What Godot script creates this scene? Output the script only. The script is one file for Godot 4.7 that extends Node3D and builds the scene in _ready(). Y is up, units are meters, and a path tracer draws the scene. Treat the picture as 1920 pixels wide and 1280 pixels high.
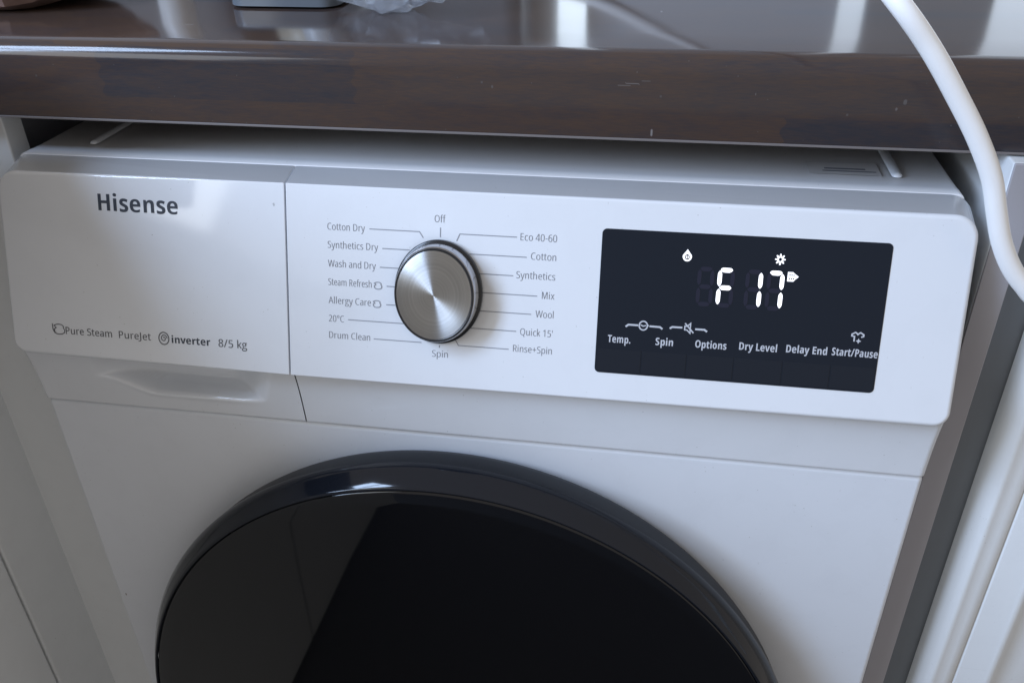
extends Node3D
# Close-up of a white washer dryer under a dark laminate worktop, seen from above and a little to the right.
# World: x right, y up, z towards the viewer; the machine's front face is the plane z = 0, the floor y = 0.

const Y0 := 0.81              # height of the seam under the control panel
const W := 0.2975             # half the machine's width
const P1 := Vector2(0.0468, 0.01405)   # lower front edge of the panel (y above the seam, z)
const P2 := Vector2(0.1622, -0.0234)   # upper front edge
const TOP := 0.1664           # lid height above the seam
const XD := -0.1007           # joint between drawer and control panel
const CZ := -0.0410           # worktop front
const C1 := 0.1914            # worktop underside
const C2 := 0.2394            # worktop top

var M := {}
var rng := RandomNumberGenerator.new()
var fonts := {}

func _ready() -> void:
	rng.seed = 7
	var env := Environment.new()
	env.background_mode = Environment.BG_COLOR
	env.background_color = Color(0.515, 0.48, 0.45).linear_to_srgb()
	env.tonemap_mode = Environment.TONE_MAPPER_LINEAR
	env.tonemap_exposure = 1.0
	env.sdfgi_enabled = true
	env.ssao_enabled = true
	env.ssil_enabled = true
	var we := WorldEnvironment.new(); we.name = "world_environment"; we.environment = env; add_child(we)
	var cam := Camera3D.new(); cam.name = "camera"
	cam.transform = Transform3D(Basis(Vector3(0.985954, -0.018019, -0.166043), Vector3(-0.071897, 0.851545, -0.519328), Vector3(0.150751, 0.523972, 0.838289)), Vector3(0.12261, 0.35604 + Y0, 0.44898))
	cam.fov = 42.63; cam.near = 0.02; cam.far = 30.0; cam.current = true
	add_child(cam)
	# daylight from a window high on the left, and from a second one in front on the left
	var key := Transform3D(Basis(), Vector3(-2.06, 1.72 + Y0, 1.44)).looking_at(Vector3(0.0, 0.1 + Y0, 0.0))
	for px in [-0.18, 0.18]:
		for py in [-0.49, 0.49]:
			area_light("window_light", key * Vector3(px, py, 0), key * Vector3(px, py, -2.0), Vector2(0.30, 0.90), Color(0.53, 0.70, 1.0), 10.7)
	area_light("second_window_light", Vector3(-1.69, 1.126 + Y0, 2.0), Vector3(-1.69, 1.126 + Y0, 0.0), Vector2(1.2, 1.0), Color(0.88, 0.94, 1.0), 1.6, -15.0)

	materials()
	setting()
	machine()
	cabinets()
	worktop_things()

# ------------------------------------------------------------------ helpers
func area_light(called: String, at: Vector3, towards: Vector3, size: Vector2, c: Color, energy: float, roll := 0.0) -> void:
	var l := AreaLight3D.new(); l.name = called
	l.area_size = size; l.area_normalize_energy = false
	l.light_color = c.linear_to_srgb(); l.light_energy = energy
	l.shadow_enabled = true
	add_child(l, true)
	l.look_at_from_position(at, towards)
	l.rotate_object_local(Vector3(0, 0, 1), deg_to_rad(roll))

func lin(r: float, g: float, b: float, a := 1.0) -> Color:
	var c := Color(r, g, b).linear_to_srgb(); c.a = a
	return c

func mat(c: Color, rough: float, metal := 0.0, spec := 0.5) -> StandardMaterial3D:
	var m := StandardMaterial3D.new()
	m.albedo_color = c; m.roughness = rough; m.metallic = metal; m.metallic_specular = spec
	return m

func thing(called: String, label: String, category: String, group := "") -> Node3D:
	var o := Node3D.new(); o.name = called; add_child(o, true)
	tag(o, label, category, group)
	return o

func tag(o: Node3D, label: String, category: String, group := "") -> void:
	o.set_meta("label", label); o.set_meta("category", category)
	if group: o.set_meta("group", group)

func part(called: String, mesh: Mesh, m: Material, parent: Node, label := "") -> MeshInstance3D:
	var o := MeshInstance3D.new(); o.name = called; o.mesh = mesh
	o.material_override = m
	parent.add_child(o, true)
	if label: o.set_meta("label", label)
	return o

func v3(x: float, y: float, z: float) -> Vector3:
	return Vector3(x, y + Y0, z)

func frame() -> Transform3D:   # panel plane: x = along, y = up the slope, z = outwards
	var e := Vector3(0, P2.x - P1.x, P2.y - P1.y).normalized()
	return Transform3D(Basis(Vector3(1, 0, 0), e, Vector3(1, 0, 0).cross(e)), v3(0, P1.x, P1.y))

# smooth grid; rows of points, normals from the surface (clockwise front = outward when du x dv points outward)
func grid(rows: Array, flip := false, uvs := [], closed := false, flat := false) -> ArrayMesh:
	var st := SurfaceTool.new(); st.begin(Mesh.PRIMITIVE_TRIANGLES)
	var n: int = rows[0].size()
	var last := n if closed else n - 1
	for i in rows.size() - 1:
		for j in last:
			var k := (j + 1) % n
			var q := [[i, j], [i, k], [i + 1, k], [i + 1, j]]
			for t in ([[0, 2, 1], [0, 3, 2]] if flip else [[0, 1, 2], [0, 2, 3]]):
				for c in t:
					var a: int = q[c][0]; var b: int = q[c][1]
					st.set_smooth_group(-1 if flat else 0)
					if uvs.size(): st.set_uv(uvs[a][b if not (closed and b == 0 and j == n - 1) else n])
					st.add_vertex(rows[a][b])
	if not uvs.size() and not flat: st.index()
	st.generate_normals()
	return st.commit()

# plate with a rounded front edge: outline counter-clockwise seen from the front, in t's x/y plane
func slab(outline: PackedVector2Array, fillet: float, back: Vector3, t: Transform3D, radii := PackedFloat32Array(), seg := 4, close := true) -> ArrayMesh:
	var n := outline.size()
	var nor := PackedVector2Array()
	for i in n:
		var a := (outline[i] - outline[(i + n - 1) % n]).normalized()
		var b := (outline[(i + 1) % n] - outline[i]).normalized()
		var m := (Vector2(a.y, -a.x) + Vector2(b.y, -b.x)).normalized()
		nor.append(m / maxf(0.5, m.dot(Vector2(b.y, -b.x))))
	var st := SurfaceTool.new(); st.begin(Mesh.PRIMITIVE_TRIANGLES)
	var ring := func(k: int) -> Array:      # positions and normals
		var ps := []; var ns := []
		var a := PI / 2 * mini(k, seg) / seg
		for i in n:
			var r := radii[i] if radii.size() else fillet
			var p := outline[i] - nor[i] * r * (1.0 - sin(a))
			var q := Vector3(p.x, p.y, -r * (1.0 - cos(a)))
			if k > seg: q = Vector3(outline[i].x, outline[i].y, 0) + back
			var nn := nor[i].normalized()
			ps.append(t * q); ns.append((t.basis * Vector3(nn.x * sin(a), nn.y * sin(a), cos(a))).normalized())
		return [ps, ns]
	var first = ring.call(0)
	var mid := Vector3.ZERO
	for p in first[0]: mid += p / n
	for i in n:
		var j := (i + 1) % n
		for c in [mid, first[0][j], first[0][i]]:
			st.set_normal(t.basis.z.normalized()); st.add_vertex(c)
	var prev = first
	for k in range(1, seg + 2):
		var cur = ring.call(k)
		for i in n:
			var j := (i + 1) % n
			for c in [[prev, i], [prev, j], [cur, j], [prev, i], [cur, j], [cur, i]]:
				st.set_normal(c[0][1][c[1]]); st.add_vertex(c[0][0][c[1]])
		prev = cur
	if close:
		var bm := Vector3.ZERO
		for p in prev[0]: bm += p / n
		for i in n:
			var j := (i + 1) % n
			for c in [bm, prev[0][i], prev[0][j]]:
				st.set_normal(-t.basis.z.normalized()); st.add_vertex(c)
	return st.commit()

func round_rect(x0: float, y0: float, x1: float, y1: float, r: Array, seg := 8) -> PackedVector2Array:   # radii: bottom-left, bottom-right, top-right, top-left
	var o := PackedVector2Array()
	var cs := [Vector2(x0 + r[0], y0 + r[0]), Vector2(x1 - r[1], y0 + r[1]), Vector2(x1 - r[2], y1 - r[2]), Vector2(x0 + r[3], y1 - r[3])]
	for c in 4:
		for k in seg + 1:
			var a := PI + PI / 2 * c + PI / 2 * k / seg
			o.append(cs[c] + Vector2(cos(a), sin(a)) * r[c])
	return o

func box(a: Vector3, b: Vector3, r := 0.001) -> ArrayMesh:    # rounded on its front edges
	return slab(round_rect(a.x, a.y, b.x, b.y, [r, r, r, r], 3), r * 0.98, Vector3(0, 0, a.z - b.z), Transform3D(Basis(), Vector3(0, 0, b.z)), PackedFloat32Array(), 3)

func lathe(prof: Array, c: Vector3, aspect: float, t: Transform3D, n := 120, polar := false, tip := true) -> ArrayMesh:   # [radius, height]
	var rows := []; var uvs := []
	for p in prof:
		var row := []; var uv := []
		for k in n:
			var a := TAU * k / n
			row.append(t * (c + Vector3(cos(a) * p[0], sin(a) * p[0] * aspect, p[1])))
		for k in n + 1: uv.append(Vector2(float(k) / n, p[0] * 30.0))
		rows.append(row); uvs.append(uv)
	return grid(rows, true, uvs if polar else [], true)

func ribbon(pts: Array, w: float, h: float, t: Transform3D, closed := false) -> ArrayMesh:   # mitred printed line
	var n := pts.size()
	var a := []; var b := []
	for i in n:
		var d0: Vector2 = (pts[i] - pts[i - 1]).normalized() if i > 0 or closed else Vector2.ZERO
		var d1: Vector2 = (pts[(i + 1) % n] - pts[i]).normalized() if i < n - 1 or closed else Vector2.ZERO
		if i == 0 and closed: d0 = (pts[0] - pts[n - 1]).normalized()
		if d0 == Vector2.ZERO: d0 = d1
		if d1 == Vector2.ZERO: d1 = d0
		var m := (Vector2(-d0.y, d0.x) + Vector2(-d1.y, d1.x)).normalized()
		m /= maxf(0.4, m.dot(Vector2(-d1.y, d1.x)))
		var p: Vector2 = pts[i]
		a.append(t * Vector3(p.x + m.x * w / 2, p.y + m.y * w / 2, h)); b.append(t * Vector3(p.x - m.x * w / 2, p.y - m.y * w / 2, h))
	return grid([a, b], true, [], closed)

func poly(pts: PackedVector2Array, h: float, t: Transform3D) -> ArrayMesh:
	var st := SurfaceTool.new(); st.begin(Mesh.PRIMITIVE_TRIANGLES)
	var big := PackedVector2Array()
	for p in pts: big.append(p * 1000.0)
	var idx := Geometry2D.triangulate_polygon(big)
	for k in range(0, idx.size(), 3):
		var a := pts[idx[k]]; var b := pts[idx[k + 1]]; var c := pts[idx[k + 2]]
		var q := [a, b, c] if (b - a).cross(c - a) < 0 else [a, c, b]
		for p in q:
			st.set_normal(t.basis.z); st.add_vertex(t * Vector3(p.x, p.y, h))
	st.index()
	return st.commit()

func join(meshes: Array) -> ArrayMesh:
	var st := SurfaceTool.new(); st.begin(Mesh.PRIMITIVE_TRIANGLES)
	for m in meshes: st.append_from(m, 0, Transform3D())
	return st.commit()

func circle(c: Vector2, r: float, n := 28, asp := 1.165) -> Array:
	var o := []
	for k in n: o.append(c + Vector2(cos(TAU * k / n), sin(TAU * k / n) * asp) * r)
	return o

func font(bold: bool, em: float) -> Font:
	var key := [bold, em]
	if not fonts.has(key):
		var sf := SystemFont.new(); sf.font_names = PackedStringArray(["Droid Sans"])
		if bold: sf.font_weight = 700
		var fv := FontVariation.new(); fv.base_font = sf; fv.variation_embolden = em
		fonts[key] = fv
	return fonts[key]

func text_mesh(s: String, bold: bool, em: float) -> TextMesh:
	var t := TextMesh.new(); t.text = s; t.font = font(bold, em); t.font_size = 64; t.pixel_size = 0.001; t.depth = 0.01; t.curve_step = 3.0
	return t

# printed word on the panel plane: from u0 to u1, baseline v, capital height cap
func word(s: String, parent: Node, u0: float, u1: float, v: float, cap: float, m: Material, h := 0.0001, bold := false, em := 0.0) -> void:
	var t := text_mesh(s, bold, em)
	var hb := text_mesh("H", bold, em).get_aabb()
	var bb := t.get_aabb()
	var sx := (u1 - u0) / bb.size.x; var sy := cap / hb.size.y
	var f := frame()
	var o := part("lettering", t, m, parent)
	o.transform = f * Transform3D(Basis(Vector3(sx, 0, 0), Vector3(0, sy, 0), Vector3(0, 0, 0.01)), Vector3(u0 - bb.position.x * sx, v - hb.position.y * sy, h))

func tube(path: Array, r: float, n := 20, steps := 14) -> ArrayMesh:
	var cv := Curve3D.new()
	for i in path.size():
		var p: Vector3 = path[i]
		var d: Vector3 = (path[mini(i + 1, path.size() - 1)] - path[maxi(i - 1, 0)]) / 6.0
		cv.add_point(p, -d, d)
	cv.bake_interval = 0.004
	var pts := cv.get_baked_points()
	var rows := []
	var up := Vector3(0, 0, 1)
	for i in pts.size():
		var d := (pts[mini(i + 1, pts.size() - 1)] - pts[maxi(i - 1, 0)]).normalized()
		var s := d.cross(up).normalized(); up = s.cross(d).normalized()
		var row := []
		for k in n: row.append(pts[i] + (s * cos(TAU * k / n) + up * sin(TAU * k / n)) * r)
		rows.append(row)
	return grid(rows, false, [], true)

# ------------------------------------------------------------------ materials
func noise_tex(freq: float, size: int, a: Color, b: Color, sd: int) -> NoiseTexture2D:
	var n := FastNoiseLite.new(); n.seed = sd; n.frequency = freq; n.noise_type = FastNoiseLite.TYPE_SIMPLEX_SMOOTH; n.fractal_octaves = 4
	var g := Gradient.new(); g.set_color(0, a); g.set_color(1, b)
	var t := NoiseTexture2D.new(); t.width = size; t.height = size; t.noise = n; t.seamless = true; t.color_ramp = g
	return t

func materials() -> void:
	M.white = mat(lin(0.735, 0.765, 0.81), 0.22)       # glossy plastic of the panel
	M.white.roughness = 0.07
	M.body = mat(lin(0.735, 0.77, 0.825), 0.38)        # enamelled steel
	M.rim = mat(lin(0.010, 0.012, 0.016), 0.45, 0.0, 0.33)
	M.mark = mat(lin(0.42, 0.43, 0.46), 0.6)
	M.speck = mat(lin(0.12, 0.08, 0.06), 0.6)
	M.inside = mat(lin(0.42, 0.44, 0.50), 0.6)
	M.edge = mat(lin(0.36, 0.355, 0.385), 0.45)
	M.shade_grey = mat(lin(0.19, 0.21, 0.235), 0.5)  # dark grey standing for shade beside the machine
	M.lid = mat(lin(0.74, 0.75, 0.77), 0.35)
	M.gap = mat(lin(0.02, 0.02, 0.022), 0.8)
	M.print = mat(lin(0.16, 0.17, 0.20), 0.6)
	M.line = mat(lin(0.24, 0.255, 0.29), 0.6)
	M.logo = mat(lin(0.045, 0.055, 0.075), 0.35)
	M.ink = mat(lin(0.08, 0.085, 0.10), 0.5)
	M.glass = mat(lin(0.005, 0.010, 0.019), 0.06, 0.0, 0.38)
	M.button = mat(lin(0.006, 0.011, 0.020), 0.10, 0.0, 0.40)
	M.ghost = mat(lin(0.012, 0.015, 0.032), 0.12, 0.0, 0.42)
	M.legend = mat(lin(0.50, 0.52, 0.57), 0.5)
	M.lit = mat(Color.WHITE, 0.5); M.lit.emission_enabled = true; M.lit.emission = Color(0.97, 0.97, 1.0); M.lit.emission_energy_multiplier = 1.15
	M.icon = mat(Color.WHITE, 0.5); M.icon.emission_enabled = true; M.icon.emission = Color(0.95, 0.96, 1.0); M.icon.emission_energy_multiplier = 0.75
	M.ring = mat(lin(0.008, 0.010, 0.015), 0.08, 0.0, 0.42)
	M.doorglass = mat(lin(0.003, 0.0035, 0.005), 0.04)
	M.black = mat(lin(0.012, 0.013, 0.016), 0.25)
	M.chrome = mat(lin(0.50, 0.50, 0.52), 0.16, 1.0)
	M.brushed = mat(lin(0.50, 0.51, 0.52), 0.42, 1.0)
	M.brushed.anisotropy_enabled = true; M.brushed.anisotropy = -1.0
	M.cab = mat(lin(0.80, 0.825, 0.84), 0.35)
	M.carcass = mat(lin(0.52, 0.52, 0.55), 0.45)
	M.cord = mat(lin(0.88, 0.89, 0.90), 0.28)
	M.sticker = mat(lin(0.55, 0.55, 0.56), 0.4)
	M.wall = mat(lin(0.62, 0.62, 0.62), 0.6)
	M.trim = mat(lin(0.17, 0.155, 0.155), 0.45)
	# a little dust and wear on the white surfaces, turning lines on the knob
	var dust := dust_texture()
	for m in [M.white, M.body, M.lid, M.cab]:
		m.albedo_texture = dust; m.uv1_triplanar = true; m.uv1_scale = Vector3(3.1, 3.1, 3.1)
	var im := Image.create(4, 512, false, Image.FORMAT_RGB8)
	for y in 512:
		var b := rng.randf_range(0.87, 1.0)
		for x in 4: im.set_pixel(x, y, Color(b, b, b))
	M.brushed.albedo_texture = ImageTexture.create_from_image(im)
	M.wood = mat(Color.WHITE, 0.14); M.wood.albedo_texture = wood_texture(); M.wood.roughness = 0.12; M.wood.metallic_specular = 0.40

func dust_texture() -> ImageTexture:
	var n := FastNoiseLite.new(); n.seed = 12; n.frequency = 0.008; n.fractal_octaves = 4
	var im := Image.create(1024, 1024, false, Image.FORMAT_RGB8)
	for y in 1024:
		for x in 1024:
			var b := 0.985 + 0.012 * minf(0.0, n.get_noise_2d(x, y))
			im.set_pixel(x, y, Color(b, b, b))
	for k in 170:
		var x := rng.randi_range(2, 1020); var y := rng.randi_range(2, 1020)
		var b := rng.randf_range(0.62, 0.9)
		im.set_pixel(x, y, Color(b, b * 0.99, b * 0.97))
		if k % 3 == 0: im.set_pixel(x + 1, y, Color(b + 0.05, b + 0.04, b + 0.03))
		if k % 5 == 0: im.set_pixel(x, y + 1, Color(b + 0.04, b + 0.03, b + 0.02))
	return ImageTexture.create_from_image(im)

# laminate print of dark staves; u runs along the front, v round the profile from the lower front edge up and back over the top
func wood_texture() -> ImageTexture:
	var w := 2048; var h := 384
	var n := FastNoiseLite.new(); n.seed = 5; n.frequency = 0.02; n.fractal_octaves = 4
	var n2 := FastNoiseLite.new(); n2.seed = 9; n2.frequency = 0.006; n2.fractal_octaves = 3
	var n3 := FastNoiseLite.new(); n3.seed = 33; n3.frequency = 0.05; n3.fractal_octaves = 2
	var data := PackedByteArray(); data.resize(w * h * 3)
	# staves: rows across the profile, each cut into lengths of its own tone
	var rows := [0.0, 0.105, 0.31, 0.52, 0.76, 1.01]
	var cuts := []; var tones := []
	for r in rows.size() - 1:
		var c := []; var tn := []
		var x := rng.randf_range(-0.15, 0.0)
		while x < 1.05:
			x += rng.randf_range(0.16, 0.34); c.append(x); tn.append(rng.randf())
		cuts.append(c); tones.append(tn)
	cuts[0] = [0.722, 1.2]; tones[0] = [0.55, -0.9]
	cuts[1] = [0.188, 0.40, 0.66, 1.2]; tones[1] = [0.45, -0.55, 0.30, 0.1]
	for y in h:
		var v := 1.0 - (y + 0.5) / h
		var r := 0
		while v > rows[r + 1]: r += 1
		for x in w:
			var u := (x + 0.5) / w
			var k := 0
			while u > cuts[r][k] + 0.002 * sin(v * 90.0): k += 1
			var tone: float = tones[r][k]
			var g := n.get_noise_2d(x * 0.5, y * 4.0 + r * 400.0) * 0.5 + n2.get_noise_2d(x, y * 6.0) * 0.6
			var f := 0.52 + 0.38 * tone + g * 0.42 + n3.get_noise_2d(x * 0.6, y * 9.0) * 0.34
			f = clampf(f, 0.0, 1.0)
			var c := Color(0.036, 0.035, 0.042).lerp(Color(0.072, 0.047, 0.036), f).linear_to_srgb()
			var i := (y * w + x) * 3
			data[i] = int(c.r * 255); data[i + 1] = int(c.g * 255); data[i + 2] = int(c.b * 255)
	# chips and scratches in the laminate: [u, v, half width, half height, brightness]
	for s in [[0.628, 0.033, 1, 5, 125], [0.606, 0.206, 9, 0, 100], [0.612, 0.214, 10, 0, 112], [0.622, 0.226, 6, 0, 92], [0.500, 0.205, 1, 1, 82], [0.508, 0.190, 1, 2, 88], [0.633, 0.17, 1, 1, 80], [0.802, 0.175, 2, 3, 86], [0.797, 0.150, 1, 2, 96], [0.13, 0.18, 1, 1, 80], [0.70, 0.19, 0, 1, 110], [0.765, 0.125, 1, 1, 82], [0.237, 0.62, 9, 1, 120]]:
		var cx := int(s[0] * w); var cy := int((1.0 - s[1]) * h)
		for dy in range(-s[3], s[3] + 1):
			for dx in range(-s[2], s[2] + 1):
				if pow(float(dx) / (s[2] + 0.5), 2) + pow(float(dy) / (s[3] + 0.5), 2) > 1.0: continue
				var yy := clampi(cy + dy + int(dx * 0.10), 0, h - 1); var i := (yy * w + clampi(cx + dx, 0, w - 1)) * 3
				data[i] = s[4]; data[i + 1] = s[4] - 4; data[i + 2] = s[4] - 4
	for k in 150:      # dust
		var i := (rng.randi_range(0, h - 1) * w + rng.randi_range(0, w - 1)) * 3
		var b := rng.randi_range(75, 125)
		data[i] = b; data[i + 1] = b; data[i + 2] = b
	return ImageTexture.create_from_image(Image.create_from_data(w, h, false, Image.FORMAT_RGB8, data))

# ------------------------------------------------------------------ setting
func setting() -> void:
	var f := part("floor", box(Vector3(-1.6, -0.05, -0.65), Vector3(1.6, 0.0, 2.6)), mat(lin(0.07, 0.072, 0.08), 0.5), self)
	f.set_meta("kind", "structure")
	var w := part("back_wall", box(Vector3(-1.6, 0.0, -0.72), Vector3(1.6, 2.4, -0.622)), M.wall, self)
	w.set_meta("kind", "structure")

func worktop_profile(z0: float, zb: float) -> Array:
	var p := []      # [y, z]
	p.append([C1, zb]); p.append([C1, z0 - 0.0012])
	for k in 5: p.append([C1 + 0.0012 * (1 - cos(PI / 2 * k / 4.0)), z0 - 0.0012 + 0.0012 * sin(PI / 2 * k / 4.0)])
	var r := 0.0120
	for k in 13: p.append([C2 - r + r * sin(PI / 2 * k / 12.0), z0 - r + r * cos(PI / 2 * k / 12.0)])
	p.append([C2, z0 - 0.05]); p.append([C2, z0 - 0.12]); p.append([C2, z0 - 0.3]); p.append([C2, zb])
	return p

func worktop_mesh(x0: float, x1: float, z0: float, zb: float, turn := Transform3D()) -> ArrayMesh:
	var p := worktop_profile(z0, zb)
	var rows := []; var uvs := []
	var len := 0.0
	for i in p.size():
		if i > 2: len += Vector2(p[i][0] - p[i - 1][0], p[i][1] - p[i - 1][1]).length()
		var row := []; var uv := []
		for k in 9:
			var x := lerpf(x0, x1, k / 8.0)
			row.append(turn * v3(x, p[i][0], p[i][1])); uv.append(Vector2((x + 0.36) / 0.76, 1.0 - len / 0.15))
		rows.append(row); uvs.append(uv)
	return grid(rows, true, uvs)

# ------------------------------------------------------------------ machine
func machine() -> void:
	var wm := thing("washing_machine", "white washer dryer with black door and lit display under the dark worktop", "washing machine")
	var F := frame()
	var L := (P2 - P1).length()
	# cabinet body
	part("body", slab(round_rect(-W, 0.03, W, Y0 - 0.0012, [0.004, 0.004, 0.0035, 0.0035], 5), 0.0034, Vector3(0, 0, -0.55), Transform3D()), M.body, wm)
	for x in [-0.24, 0.24]:
		part("foot", lathe([[0.001, 0.0], [0.02, 0.0], [0.02, 0.031]], Vector3.ZERO, 1.0, Transform3D(Basis(Vector3.RIGHT, -PI / 2), Vector3(x, 0, -0.06)), 20), M.black, wm)
	part("speck", poly(PackedVector2Array([Vector2(-0.2905, -0.1990), Vector2(-0.2900, -0.2012), Vector2(-0.2893, -0.2008), Vector2(-0.2896, -0.1988)]), 0.0002, Transform3D(Basis(), v3(0, 0, 0))), M.speck, wm)
	# lid with pressed edge, beads and sticker
	var lid := part("lid", lid_mesh(), M.lid, wm)
	for s in [-1, 1]:
		var bead := []
		for k in 9: bead.append(v3(s * 0.2605 + (0.0 if s > 0 else 0.008), TOP + 0.0002, -0.064 - 0.05 * k))
		part("bead", capsule(bead[0], bead[8], 0.0030), M.body, lid)
	var sticker := part("sticker", poly(PackedVector2Array([Vector2(0.211, 0.0655), Vector2(0.252, 0.0655), Vector2(0.252, 0.086), Vector2(0.211, 0.086)]), 0.0003, Transform3D(Basis(Vector3.RIGHT, -PI / 2), v3(0, TOP, 0))), M.sticker, lid)
	var up := Transform3D(Basis(Vector3.RIGHT, -PI / 2), v3(0, TOP, 0))
	part("sticker_print", join([ribbon([Vector2(0.2205, 0.0745), Vector2(0.244, 0.0745)], 0.0022, 0.0005, up), ribbon([Vector2(0.2190, 0.0705), Vector2(0.2495, 0.0705)], 0.0016, 0.0005, up)]), M.print, lid)
	# control panel and drawer front: one sloping fascia cut by a thin joint
	var back := F.basis.inverse() * Vector3(0, 0.004, -0.0186)
	for side in 2:
		var left := side == 0
		var x0 := -W if left else XD + 0.0005
		var x1 := XD - 0.0005 if left else W
		var o := round_rect(x0, 0.0, x1, L, [0.010 if left else 0.0004, 0.0004 if left else 0.009, 0.0004 if left else 0.0135, 0.0135 if left else 0.0004], 8)
		var rad := PackedFloat32Array()
		for p in o: rad.append(lerpf(0.0004, 0.0030, smoothstep(0.0, 0.006, absf(p.x - XD) - 0.0006)) if absf(p.x - XD) < 0.01 else 0.0030)
		var fascia := slab(o, 0.003, back, F, rad, 5)
		if left: drawer(wm, fascia, F)
		else: control_panel(wm, fascia, F)
	part("inner_frame", box(v3(-W + 0.006, 0.002, -0.10), v3(W - 0.006, TOP - 0.012, -0.030)), M.gap, wm)
	door(wm)

func lid_mesh() -> ArrayMesh:
	var rows := []
	# front edge curls down to the fascia; sides rounded
	var prof := [[-0.006, -0.0426], [-0.0007, -0.0426], [-0.0002, -0.0428], [0.0, -0.0433], [0.0, -0.0520], [-0.0003, -0.0532], [-0.0005, -0.060], [-0.0005, -0.55]]
	for p in prof:
		var row := []
		for k in 6: 
			var a := PI / 2 * k / 5.0
			row.append(v3(-W + 0.009 + 0.004 * (1 - sin(a)) - 0.004, TOP + p[0] - 0.004 * (1 - sin(a)) - (0.012 if k == 0 else 0.0), p[1]))
		row[0] = v3(-W + 0.005, TOP - 0.02, p[1])
		for k in 6:
			var a := PI / 2 * k / 5.0
			row[k] = v3(-W + 0.009 - 0.004 * cos(a), TOP + p[0] - 0.004 * (1 - sin(a)), p[1])
		for k in 6:
			var a := PI / 2 * (1.0 - k / 5.0)
			row.append(v3(W - 0.009 + 0.004 * cos(a), TOP + p[0] - 0.004 * (1 - sin(a)), p[1]))
		row.push_front(v3(-W + 0.005, TOP - 0.03, p[1])); row.push_back(v3(W - 0.005, TOP - 0.03, p[1]))
		rows.append(row)
	return grid(rows, false)

func capsule(a: Vector3, b: Vector3, r: float) -> ArrayMesh:     # low bead lying on a surface, ends rounded
	var d := (b - a).normalized(); var s := d.cross(Vector3.UP).normalized()
	var rows := []
	for i in 7:
		var t := PI / 2 * i / 6.0
		var rr := r * sin(t); var c := a + d * (r - r * cos(t))
		rows.append([c, rr])
	for i in range(6, -1, -1):
		var t := PI / 2 * i / 6.0
		rows.append([b - d * (r - r * cos(t)), r * sin(t)])
	var out := []
	for q in rows:
		var row := []
		for k in 9:
			var t := PI * k / 8.0
			row.append(q[0] + s * cos(t) * q[1] + Vector3.UP * sin(t) * q[1] * 0.7)
		out.append(row)
	return grid(out, false)

func strip_z(y: float) -> float:      # bowed band between fascia and body
	var t := clampf(y / 0.0468, 0.0, 1.0)
	return 0.0022 + 0.0035 * t + 0.0028 * t * t * t

func strip_mesh(x0: float, x1: float, end: int, recess: bool) -> ArrayMesh:
	var rows := []
	var nx := 120 if recess else 40
	var ny := 44
	for j in ny + 1:
		var y := lerpf(0.0, 0.0468, float(j) / ny)
		var row := []
		for i in nx + 1:
			var x := lerpf(x0, x1, float(i) / nx)
			if not recess and i > 20: x = lerpf(x1 - 0.02, x1, (i - 20) / 20.0)
			elif not recess: x = lerpf(x0, x1 - 0.02, i / 20.0)
			var z := strip_z(y)
			if j == 0: z -= 0.0015
			var dx := (x1 - x) if end > 0 else (x - x0)
			if dx < 0.004: z -= 0.004 - sqrt(maxf(0.0, 0.004 * 0.004 - (0.004 - dx) * (0.004 - dx)))
			if recess:
				# scooped finger grip: steep at its lower lip, soft at both ends
				var e := smoothstep(-0.252, -0.208, x) * (1.0 - smoothstep(-0.150, -0.114, x + (0.0468 - y) * 0.35))
				var low := 0.0150 + 0.010 * (1.0 - smoothstep(-0.240, -0.205, x))
				var d := smoothstep(low, low + 0.0035, y)
				z -= 0.021 * e * d
				z += 0.0006 * e * exp(-pow((y - low + 0.0012) / 0.0016, 2.0))
			row.append(v3(x, y, z))
		rows.append(row)
	# close backwards along the lower edge and the outer end
	var m := grid(rows, true)
	var low := []; var lowb := []
	for p in rows[0]: low.append(p); lowb.append(Vector3(p.x, p.y, -0.02))
	var side := []; var sideb := []
	for r in rows:
		var p: Vector3 = r[nx] if end > 0 else r[0]
		side.append(p); sideb.append(Vector3(p.x, p.y, -0.02))
	return join([m, grid([lowb, low], true), grid([side, sideb], end > 0)])

func drawer(wm: Node3D, fascia: Mesh, F: Transform3D) -> void:
	var d := part("detergent_drawer", fascia, M.white, wm)
	part("grip_recess", strip_mesh(-W, XD + 0.0005 - 0.001, -1, true), M.white, d)
	word("Hisense", d, -0.2262, -0.1718, 0.0987, 0.0104, M.logo, 0.0001, true, -0.1)
	word("Pure Steam", d, -0.2570, -0.2236, 0.0157, 0.0048, M.ink)
	word("PureJet", d, -0.2186, -0.1960, 0.0157, 0.0048, M.ink)
	word("inverter", d, -0.1813, -0.1545, 0.0152, 0.0048, M.logo, 0.0001, true, 0.0)
	word("8/5 kg", d, -0.1488, -0.1292, 0.0150, 0.0052, M.ink)
	# spiral emblem before "inverter"
	var sp := circle(Vector2(-0.1867, 0.0178), 0.0035, 30)
	var inner := []
	for k in 26:
		var a := k / 25.0 * TAU * 1.4; var r := lerpf(0.0023, 0.0005, k / 25.0)
		inner.append(Vector2(-0.1867, 0.0178) + Vector2(cos(a), sin(a) * 1.165) * r)
	part("emblem", join([ribbon(sp, 0.0007, 0.0002, F, true), ribbon(inner, 0.0006, 0.0002, F)]), M.ink, d)
	part("emblem", join([cloud(Vector2(-0.2616, 0.0186), 0.0076, F, 0.0006), ribbon([Vector2(-0.2664, 0.0222), Vector2(-0.2662, 0.0180), Vector2(-0.2648, 0.0156)], 0.0006, 0.0002, F)]), M.ink, d)

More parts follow.
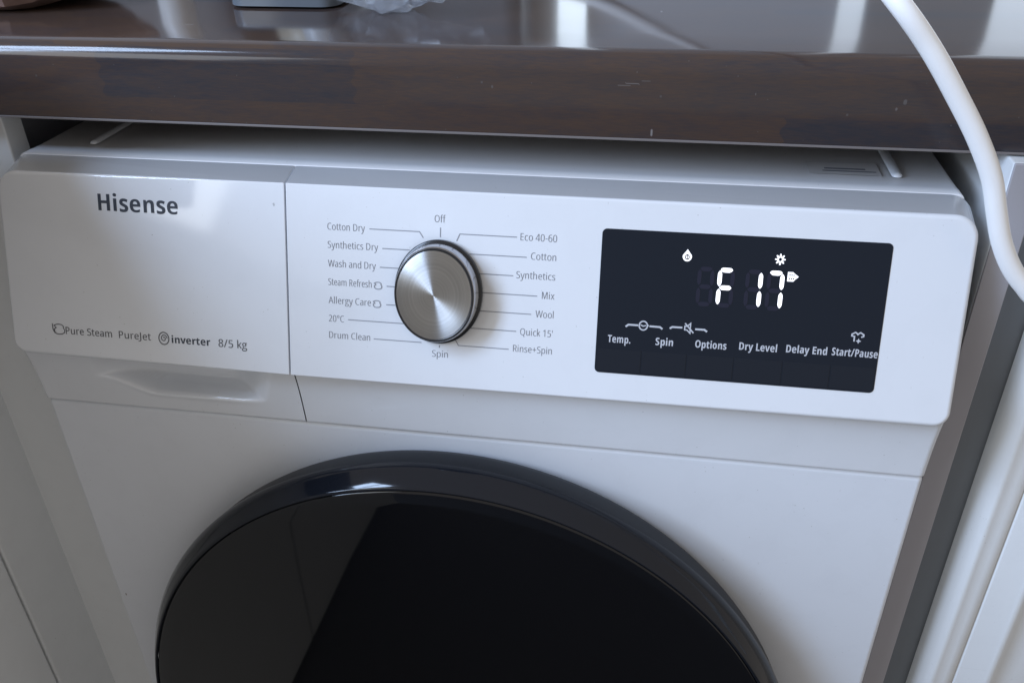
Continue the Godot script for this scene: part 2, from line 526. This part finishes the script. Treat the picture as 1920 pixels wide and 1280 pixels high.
func cloud(c: Vector2, w: float, F: Transform3D, th: float) -> ArrayMesh:
	var o := []
	for p in [[-0.48, 0.30], [-0.25, 0.42], [0.0, 0.45], [0.25, 0.42], [0.42, 0.28], [0.40, 0.12], [0.52, -0.05], [0.46, -0.30], [0.25, -0.42], [0.0, -0.45], [-0.28, -0.42], [-0.46, -0.25], [-0.48, -0.02], [-0.28, 0.12]]:
		o.append(c + Vector2(p[0] * w, p[1] * w * 1.0))
	return ribbon(o, th, 0.0002, F, true)

func control_panel(wm: Node3D, fascia: Mesh, F: Transform3D) -> void:
	var cp := part("control_panel", fascia, M.white, wm)
	part("lower_band", strip_mesh(XD + 0.0003, W, 1, false), M.white, cp)
	var rows := [0.0944, 0.0833, 0.0717, 0.0602, 0.0487, 0.0371, 0.0265]
	var left := [["Cotton Dry", -0.0501], ["Synthetics Dry", -0.0418], ["Wash and Dry", -0.0433], ["Steam Refresh", -0.0460], ["Allergy Care", -0.0465], ["20°C", -0.0640], ["Drum Clean", -0.0471]]
	var right := [["Eco 40-60", 0.0455], ["Cotton", 0.0522], ["Synthetics", 0.0438], ["Mix", 0.0597], ["Wool", 0.0563], ["Quick 15'", 0.0474], ["Rinse+Spin", 0.0434]]
	for i in 7:
		word(left[i][0], cp, -0.0738, left[i][1], rows[i], 0.0042, M.print, 0.0001, false, -0.35)
		word(right[i][0], cp, right[i][1], 0.0671, rows[i], 0.0042, M.print, 0.0001, false, -0.35)
	word("Off", cp, -0.0066, 0.0, 0.1024, 0.0042, M.print, 0.0001, false, -0.35)
	word("Spin", cp, -0.0072, 0.0028, 0.0194, 0.0042, M.print, 0.0001, false, -0.35)
	for l in [[-47.2, 96.2, -15.9, 96.2, -13.5, 92.6], [-39.1, 84.8, -22.0, 84.8], [-40.7, 73.2, -27.0, 73.2], [-36.4, 61.7, -28.0, 61.7], [-36.7, 50.2, -28.0, 50.2], [-61.3, 39.0, -25.0, 39.0], [-44.7, 27.9, -14.0, 27.9], [-3.0, 99.3, -3.0, 93.5], [-2.6, 27.0, -2.6, 25.4], [7.0, 91.8, 8.9, 96.1, 43.3, 96.1], [15.0, 84.5, 49.6, 84.5], [20.0, 73.0, 41.9, 73.0], [22.0, 61.6, 56.8, 61.6], [21.0, 50.3, 53.6, 50.3], [15.0, 39.2, 44.9, 39.2], [6.9, 32.0, 9.4, 27.7, 40.7, 27.7]]:
		var pts := []
		for k in range(0, l.size(), 2): pts.append(Vector2(l[k], l[k + 1]) / 1000.0)
		part("guide_line", ribbon(pts, 0.00055, 0.00015, F), M.line, cp)
	for v in [0.0617, 0.0502]:
		part("cloud_mark", cloud(Vector2(-0.0419 if v > 0.055 else -0.0426, v), 0.0048, F, 0.00055), M.line, cp)
	part("scuff", poly(PackedVector2Array([Vector2(-0.1090, 0.1085), Vector2(-0.1082, 0.1068), Vector2(-0.1074, 0.1074), Vector2(-0.1078, 0.1090)]), 0.00012, F), M.mark, cp)
	knob(wm, F)
	display(wm, F)

func knob(wm: Node3D, F: Transform3D) -> void:
	var c := Vector3(-0.0031, 0.0606, 0.0)
	var asp := 1.17
	var k := part("program_knob", lathe([[0.0262, 0.0006], [0.0271, 0.0010], [0.0271, 0.0040], [0.0266, 0.0046], [0.0256, 0.0048]], c, asp, F, 128), M.black, wm)
	part("knob_skirt", lathe([[0.0258, 0.0036], [0.0258, 0.0060], [0.0252, 0.0095], [0.0248, 0.0122], [0.0243, 0.0134], [0.0238, 0.0136]], c, asp, F, 128), M.chrome, k)
	part("knob_rim", lathe([[0.0242, 0.0126], [0.0242, 0.0141], [0.0239, 0.0146], [0.0234, 0.0147], [0.0229, 0.0143]], c, asp, F, 128), M.black, k)
	part("knob_cap", lathe([[0.0230, 0.0139], [0.0229, 0.0143], [0.0225, 0.0146], [0.016, 0.01475], [0.008, 0.01485], [0.00004, 0.0149]], c, asp, F, 160, true), M.brushed, k)

func display(wm: Node3D, F: Transform3D) -> void:
	var T := Transform3D(F.basis, F * Vector3(0, 0, 0.0004))
	var d := part("display", slab(round_rect(0.0934, 0.0177, 0.2538, 0.1040, [0.0028, 0.0028, 0.0028, 0.0028], 6), 0.0003, Vector3(0, 0, -0.003), T, PackedFloat32Array(), 3), M.glass, wm)
	var H := 0.0001
	var bx := [0.0942, 0.1207, 0.1471, 0.1742, 0.2018, 0.2285, 0.2532]
	for i in 6:
		part("touch_button", slab(round_rect(bx[i] + 0.0003, 0.0190, bx[i + 1] - 0.0003, 0.0330, [0.0014 if i == 0 else 0.0003, 0.0014 if i == 5 else 0.0003, 0.0003, 0.0003], 3), 0.00015, Vector3(0, 0, -0.0003), Transform3D(T.basis, T * Vector3(0, 0, 0.0002)), PackedFloat32Array(), 2), M.button, d)
	for l in [["Temp.", 0.1003, 0.1137, 0.0368], ["Spin", 0.1284, 0.1386, 0.0371], ["Options", 0.1514, 0.1693, 0.0373], ["Dry Level", 0.1765, 0.1978, 0.0379], ["Delay End", 0.2029, 0.2256, 0.0383], ["Start/Pause", 0.2282, 0.2532, 0.0386]]:
		word(l[0], d, l[1], l[2], l[3], 0.0044, M.legend, 0.0006, true, 0.0)
	# seven-segment digits: each bar a lens-shaped piece
	var lit := {0: [], 1: ["lu", "ll", "top", "mid"], 2: ["ru", "rl"], 3: ["top", "ru", "rl"]}
	var mids := [0.1541, 0.1655, 0.1811, 0.1929]
	for k in 4:
		var on := []
		for s in [["lu", -0.0036, 0.0789, true], ["ll", -0.0036, 0.0683, true], ["ru", 0.0036, 0.0789, true], ["rl", 0.0036, 0.0683, true], ["top", 0.0, 0.0838, false], ["mid", 0.0, 0.0736, false], ["bot", 0.0, 0.0634, false]]:
			var c := Vector2(mids[k] + s[1], s[2])
			var vert: bool = s[3]
			var o := PackedVector2Array()
			var hl := 0.0046 if vert else 0.0034; var th := 0.00118 if vert else 0.00135
			for q in [[-1.0, 0.0], [-0.82, 0.62], [-0.6, 0.95], [-0.3, 1.0], [0.3, 1.0], [0.6, 0.95], [0.82, 0.62], [1.0, 0.0], [0.82, -0.62], [0.6, -0.95], [0.3, -1.0], [-0.3, -1.0], [-0.6, -0.95], [-0.82, -0.62]]:
				var ax: float = q[0] * hl; var ay: float = q[1] * th
				if not vert and s[0] == "top": ax -= ay * 0.0; ax *= (1.0 + 0.12 * q[1])
				o.append(c + (Vector2(ay, ax) if vert else Vector2(ax, ay)))
			var glow: bool = s[0] in lit[k]
			part("digit_bar" if glow else "unlit_bar", poly(o, 0.0006 if glow else 0.00055, F), M.lit if glow else M.ghost, d)
	# lit symbols: locked drop, sun, delay
	var drop := PackedVector2Array()
	for i in 28:
		var a := TAU * i / 28.0
		var p := Vector2(sin(a) * 0.0026 * (1.0 if cos(a) < 0.2 else pow(1.0 - (cos(a) - 0.2) / 0.8, 0.8)), 0.0)
		p.y = -0.0006 + (0.0029 * cos(a) if cos(a) < 0.2 else 0.0006 + (cos(a) - 0.2) / 0.8 * 0.0036)
		drop.append(Vector2(0.1427, 0.0911) + p)
	var dr := part("drop_symbol", poly(drop, 0.0006, F), M.icon, d)
	part("lock_mark", join([ribbon(circle(Vector2(0.1427, 0.0901), 0.0011, 16, 1.2), 0.0005, 0.0008, F, true), ribbon([Vector2(0.1427, 0.0920), Vector2(0.1427, 0.0888)], 0.0004, 0.00085, F)]), M.glass, dr)
	var sun := [ribbon(circle(Vector2(0.1943, 0.0917), 0.00130, 20, 1.1), 0.0008, 0.0006, F, true)]
	for i in 8:
		var dd := Vector2(cos(TAU * i / 8.0), sin(TAU * i / 8.0) * 1.1)
		sun.append(poly(PackedVector2Array([Vector2(0.1943, 0.0917) + dd * 0.0017 + Vector2(-dd.y, dd.x) * 0.00055, Vector2(0.1943, 0.0917) + dd * 0.0017 - Vector2(-dd.y, dd.x) * 0.00055, Vector2(0.1943, 0.0917) + dd * 0.0029 - Vector2(-dd.y, dd.x) * 0.0003, Vector2(0.1943, 0.0917) + dd * 0.0029 + Vector2(-dd.y, dd.x) * 0.0003]), 0.00062, F))
	part("sun_symbol", join(sun), M.icon, d)
	var dl := part("delay_symbol", poly(PackedVector2Array([Vector2(0.1992, 0.0795), Vector2(0.2026, 0.0795), Vector2(0.2034, 0.0806), Vector2(0.2053, 0.0824), Vector2(0.2034, 0.0838), Vector2(0.2020, 0.0849), Vector2(0.1992, 0.0849)]), 0.0006, F), M.icon, d)
	var dots := []
	for r in 2:
		for q in 3: dots.append(ribbon([Vector2(0.2001 + q * 0.0011, 0.0812 + r * 0.002), Vector2(0.2007 + q * 0.0011, 0.0812 + r * 0.002)], 0.0009, 0.0008, F))
	part("delay_marks", join(dots), M.glass, dl)
	# printed brackets and symbols between the button names
	for b in [[[110.3, 46.9], [111.9, 48.2], [117.6, 48.2]], [[124.2, 48.1], [130.3, 48.0], [131.8, 46.9]], [[136.0, 47.6], [137.4, 48.6], [143.2, 48.6]], [[150.6, 48.2], [155.9, 48.2], [157.5, 47.1]]]:
		var pts := []
		for p in b: pts.append(Vector2(p[0], p[1]) / 1000.0)
		part("bracket_line", ribbon(pts, 0.0011, 0.0006, F), M.legend, d)
	var rinse := circle(Vector2(0.1206, 0.0482), 0.0024, 24, 1.1)
	part("rinse_symbol", join([ribbon(rinse, 0.0008, 0.0006, F, true), ribbon([Vector2(0.1190, 0.0486), Vector2(0.1206, 0.0479), Vector2(0.1222, 0.0484)], 0.0007, 0.0007, F), poly(PackedVector2Array([Vector2(0.1226, 0.0498), Vector2(0.1239, 0.0484), Vector2(0.1226, 0.0471)]), 0.00065, F)]), M.legend, d)
	part("mute_symbol", join([ribbon([Vector2(0.1446, 0.0496), Vector2(0.1446, 0.0474), Vector2(0.1459, 0.0474), Vector2(0.1478, 0.0456), Vector2(0.1478, 0.0514), Vector2(0.1459, 0.0496)], 0.0007, 0.0006, F, true), ribbon([Vector2(0.1446, 0.0514), Vector2(0.1498, 0.0458)], 0.0008, 0.0007, F)]), M.legend, d)
	var shirt := []
	for p in [[-1.7, -2.6], [-1.7, 0.4], [-3.2, 0.6], [-3.2, 1.6], [-1.4, 2.7], [-0.7, 2.3], [0.0, 1.5], [0.7, 2.3], [1.4, 2.7], [3.2, 1.6], [3.2, 0.6], [1.9, 0.1]]: shirt.append(Vector2(0.2411 + p[0] * 0.001, 0.0500 + p[1] * 0.001))
	part("shirt_symbol", join([ribbon(shirt, 0.0008, 0.0006, F), poly(PackedVector2Array([Vector2(0.2402, 0.0478), Vector2(0.2413, 0.0473), Vector2(0.2418, 0.0462), Vector2(0.2423, 0.0473), Vector2(0.2434, 0.0478), Vector2(0.2423, 0.0483), Vector2(0.2418, 0.0494), Vector2(0.2413, 0.0483)]), 0.00062, F)]), M.legend, d)

func door(wm: Node3D) -> void:
	var c := v3(-0.002, -0.2978, 0)
	var asp := 1.140
	var d := part("door", lathe([[0.2584, 0.0282], [0.2587, 0.0305], [0.2578, 0.0338], [0.2558, 0.0378], [0.2536, 0.0415], [0.2521, 0.0441], [0.2511, 0.0452], [0.2502, 0.0452], [0.2496, 0.0440]], c, asp, Transform3D(), 200), M.ring, wm)
	part("door_rim", lathe([[0.2395, 0.0004], [0.2466, 0.0010], [0.2517, 0.0060], [0.2543, 0.0120], [0.2563, 0.0200], [0.2579, 0.0268], [0.2580, 0.0282]], c, asp, Transform3D(), 200), M.rim, d)
	part("door_window", lathe([[0.2494, 0.0436], [0.2490, 0.0446], [0.2477, 0.0450], [0.2385, 0.0453], [0.2030, 0.0460], [0.1218, 0.0470], [0.0507, 0.0474], [0.0010, 0.0475]], c, asp, Transform3D(), 200), M.doorglass, d)

# ------------------------------------------------------------------ cabinets
# profile of a moulded cupboard door: distance from its inner edge, z
func door_profile() -> Array:
	return [[0.0, -0.0185], [0.0, -0.0125], [0.0003, -0.0098], [0.0011, -0.0068], [0.0023, -0.0043], [0.0038, -0.0022], [0.0054, -0.0008], [0.0069, 0.0001], [0.0080, 0.0008], [0.0096, 0.0010], [0.0112, 0.0006], [0.0135, -0.0002], [0.0175, -0.0004], [0.0235, -0.0006], [0.0242, -0.0022], [0.0249, -0.0008], [0.0260, -0.0004], [0.0440, -0.0004], [0.0455, 0.0004], [0.0478, 0.0006], [0.0500, -0.0002], [0.0535, -0.0030], [0.0595, -0.0055], [0.0680, -0.0068], [0.36, -0.0068], [0.36, -0.0185]]

func cupboard_door(parent: Node3D, x: float, s: float, z: float, top: float) -> void:
	var rows := []
	for y in [0.06, 0.3, 0.6, Y0 + top]:
		var row := []
		for p in door_profile(): row.append(Vector3(x + s * p[0], y, z + p[1]))
		rows.append(row)
	part("door", grid(rows, s < 0), M.cab, parent)

func cabinets() -> void:
	var zs := -0.065
	var r := thing("cupboard", "white moulded cupboard front on the right of the washing machine", "cupboard")
	part("side_panel", box(v3(0.3080, -0.80, -0.60), v3(0.3236, C1 - 0.002, -0.0315), 0.0012), M.cab, r)
	part("panel_edging", box(v3(0.3082, -0.80, -0.0313), v3(0.3234, C1 - 0.002, -0.030), 0.0006), M.edge, r)
	part("shade_strip", box(v3(0.3239, -0.80, -0.072), v3(0.358, C1 - 0.002, -0.0500), 0.001), M.shade_grey, r)  # machine's shadow on the cupboard, put in as a dark strip
	part("carcass", box(v3(0.3239, -0.80, -0.60), v3(0.90, C1 - 0.002, zs - 0.010), 0.001), M.carcass, r)
	cupboard_door(r, 0.3475, 1.0, -0.030, C1 - 0.006)
	# run at right angles on the left: its faces look to the right, the corner is closed by a filler
	var l := thing("corner_cupboard", "shaded white cupboard run meeting the corner on the left of the washing machine", "cupboard")
	var zl := -0.055; var xl := -0.390
	part("filler", box(v3(-0.42, -0.80, zl - 0.018), v3(-0.3078, C1 - 0.002, zl), 0.0012), M.cab, l)
	part("inner_panel", box(v3(-0.42, -0.80, -0.60), v3(-0.335, C1 - 0.002, zl - 0.0182)), M.inside, l)
	part("corner_post", facing_right(xl, zl - 0.002, 0.0030, -0.80, C1 - 0.002, 0.0022), M.cab, l)
	part("carcass", box(v3(-0.95, -0.80, 0.004), v3(xl - 0.022, 0.158, 1.10)), M.gap, l)
	part("top_board", box(v3(-0.95, 0.1605, 0.217), v3(-0.376, 0.198, 1.12), 0.003), mat(lin(0.05, 0.042, 0.04), 0.2), l)
	# unseen board added above it, shaped to shade the left of the machine
	part("shade_board", box(v3(-0.95, C1, 0.0), v3(-0.292, C2, 0.215), 0.004), mat(lin(0.05, 0.042, 0.04), 0.2), l)
	part("door", facing_right(xl + 0.0005, 0.0052, 0.5480, -0.80, 0.156, 0.003), M.cab, l)
	part("door", facing_right(xl + 0.0005, 0.5520, 1.0950, -0.80, 0.156, 0.003), M.cab, l)

func facing_right(x: float, z0: float, z1: float, y0: float, y1: float, r: float) -> ArrayMesh:
	return slab(round_rect(-z1, y0, -z0, y1, [r, r, r, r], 4), r * 0.95, Vector3(0, 0, -0.02), Transform3D(Basis(Vector3.UP, PI / 2), v3(x, 0, 0)))

# ------------------------------------------------------------------ worktop and the things on it
func worktop_things() -> void:
	var w := thing("worktop", "dark brown wood-print worktop running across above the washing machine", "worktop")
	part("slab", worktop_mesh(-0.95, 0.95, CZ, -0.62), M.wood, w)
	part("edge_strip", box(v3(-0.95, C1 - 0.0008, CZ - 0.02), v3(0.95, C1 + 0.0006, CZ + 0.0003), 0.0003), M.trim, w)
	# white cord looping over the worktop edge
	var path := [Vector3(-0.20, C2 + 0.0052, -0.36), Vector3(0.02, C2 + 0.0052, -0.27), Vector3(0.110, 0.262, -0.215), Vector3(0.160, 0.288, -0.165), Vector3(0.192, 0.301, -0.09), Vector3(0.2065, 0.293, -0.01), Vector3(0.2209, 0.2792, 0.017), Vector3(0.2393, 0.2590, 0.020), Vector3(0.2572, 0.2355, 0.020), Vector3(0.2696, 0.2178, 0.020), Vector3(0.2801, 0.1996, 0.020), Vector3(0.2870, 0.1816, 0.020), Vector3(0.2926, 0.1676, 0.020), Vector3(0.3002, 0.1543, 0.020), Vector3(0.3094, 0.1435, 0.020), Vector3(0.3221, 0.1336, 0.021), Vector3(0.37, 0.112, 0.03), Vector3(0.45, 0.07, 0.05), Vector3(0.50, -0.2, 0.05)]
	for i in path.size(): path[i].y += Y0
	var cord := part("cord", tube(path, 0.0048), M.cord, self)
	tag(cord, "thick white cord looping over the worktop edge and hanging on the right", "cord")
	bag()
	reflected_things()

func bag() -> void:
	# crumpled clear bag: a folded, faceted shell
	var n := FastNoiseLite.new(); n.seed = 21; n.noise_type = FastNoiseLite.TYPE_CELLULAR; n.frequency = 16.0; n.cellular_return_type = FastNoiseLite.RETURN_DISTANCE2_SUB
	var n2 := FastNoiseLite.new(); n2.seed = 4; n2.frequency = 9.0; n2.fractal_octaves = 2
	var make := func(c: Vector3, s: Vector3, amp: float) -> ArrayMesh:
		var rows := []
		for i in 15:
			var th := PI * i / 14.0
			var row := []
			for k in 26:
				var a := TAU * k / 26.0
				var d := Vector3(sin(th) * cos(a), cos(th), sin(th) * sin(a))
				var q := d * s
				var r := 1.0 + amp * (n.get_noise_3dv(c + q * 0.9) * 1.4 + n2.get_noise_3dv((c + q) * 1.0) * 0.9)
				var p := c + q * r
				p.y = maxf(p.y, C2 + Y0 + 0.0006)
				row.append(p)
			rows.append(row)
		return grid(rows, false, [], true, true)
	var film := mat(Color(0.72, 0.76, 0.82, 0.30), 0.15); film.transparency = BaseMaterial3D.TRANSPARENCY_ALPHA; film.cull_mode = BaseMaterial3D.CULL_DISABLED
	var b := part("plastic_bag", make.call(v3(-0.050, C2 + 0.030, -0.144), Vector3(0.074, 0.045, 0.062), 0.38), film, self)
	tag(b, "crumpled clear plastic bag lying on the worktop at the top edge", "bag")
	var tray := thing("food_tray", "grey plastic tray on the worktop beside the clear bag", "tray")
	part("tray", slab(round_rect(-0.178, 0.142, -0.100, 0.24, [0.012, 0.012, 0.012, 0.012], 6), 0.004, Vector3(0, 0, -0.013), Transform3D(Basis(Vector3.RIGHT, -PI / 2), v3(0, C2 + 0.0145, 0.0))), mat(lin(0.12, 0.14, 0.165), 0.15), tray)
	var paper := noise_tex(0.02, 256, lin(0.16, 0.10, 0.085), lin(0.30, 0.20, 0.17), 8)
	var pm := mat(Color.WHITE, 0.75); pm.albedo_texture = paper; pm.uv1_triplanar = true; pm.uv1_scale = Vector3(12, 12, 12)
	var pb := part("paper_bag", make.call(v3(-0.352, C2 + 0.035, -0.166), Vector3(0.108, 0.05, 0.080), 0.14), pm, self)
	tag(pb, "pinkish brown paper packet on the worktop in the top left corner", "packet")

# things at the back of the worktop that only its polish shows
func reflected_things() -> void:
	var win := thing("window", "narrow bright window behind the worktop between grey blinds", "window")
	var day := mat(Color.WHITE, 0.5); day.emission_enabled = true; day.emission = Color(0.86, 0.93, 1.0); day.emission_energy_multiplier = 3.0
	part("pane", box(v3(-0.006, C2 + 0.02, -0.620), v3(0.026, 1.0, -0.615)), day, win)
	part("blind", box(v3(0.0275, C2 + 0.02, -0.620), v3(0.305, 1.0, -0.612)), mat(lin(0.52, 0.54, 0.57), 0.7), win)
	part("blind", box(v3(0.3355, C2 + 0.02, -0.620), v3(0.465, 1.0, -0.612)), mat(lin(0.34, 0.34, 0.34), 0.7), win)
	var dim: StandardMaterial3D = day.duplicate(); dim.emission_energy_multiplier = 1.05
	part("pane", box(v3(0.3065, C2 + 0.02, -0.620), v3(0.334, 1.0, -0.615)), dim, win)
	part("pane", box(v3(0.4665, C2 + 0.02, -0.620), v3(0.90, 1.0, -0.615)), dim, win)
	var mw := thing("oven", "dark countertop oven at the back left of the worktop", "oven")
	part("case", box(v3(-0.90, C2 + 0.002, -0.60), v3(-0.345, C2 + 0.30, -0.50), 0.006), mat(lin(0.05, 0.045, 0.045), 0.4), mw)
	var ca := part("canister", lathe([[0.001, 0.0], [0.045, 0.001], [0.046, 0.16], [0.043, 0.165], [0.001, 0.166]], Vector3.ZERO, 1.0, Transform3D(Basis(Vector3.RIGHT, -PI / 2), v3(-0.285, C2 + 0.001, -0.56)), 40), mat(lin(0.66, 0.62, 0.50), 0.3), self)
	tag(ca, "cream storage canister at the back of the worktop", "canister")
	var to := thing("toaster", "dark grey toaster at the back of the worktop", "toaster")
	part("case", box(v3(-0.235, C2 + 0.002, -0.60), v3(-0.035, C2 + 0.19, -0.52), 0.02), mat(lin(0.16, 0.165, 0.18), 0.35), to)
	var bottle := [[0.0005, 0.0], [0.017, 0.001], [0.018, 0.004], [0.018, 0.12], [0.014, 0.135], [0.008, 0.142], [0.008, 0.165], [0.0005, 0.166]]  # bottles added for the pale streaks reflected in the worktop
	var upright := func(x: float, z: float) -> Transform3D: return Transform3D(Basis(Vector3.RIGHT, -PI / 2), v3(x, C2 + 0.001, z))
	var b1 := part("bottle", lathe(bottle, Vector3.ZERO, 1.0, upright.call(-0.385, -0.44), 32), mat(lin(0.75, 0.76, 0.76), 0.25), self)
	tag(b1, "white bottle added in front of the dark oven for its reflection", "bottle", "bottles added for worktop reflections")
	var b2 := part("bottle", lathe(bottle, Vector3.ZERO, 0.8, upright.call(-0.232, -0.44), 32), mat(lin(0.62, 0.68, 0.74), 0.2), self)
	tag(b2, "pale blue bottle added in front of the toaster for its reflection", "bottle", "bottles added for worktop reflections")
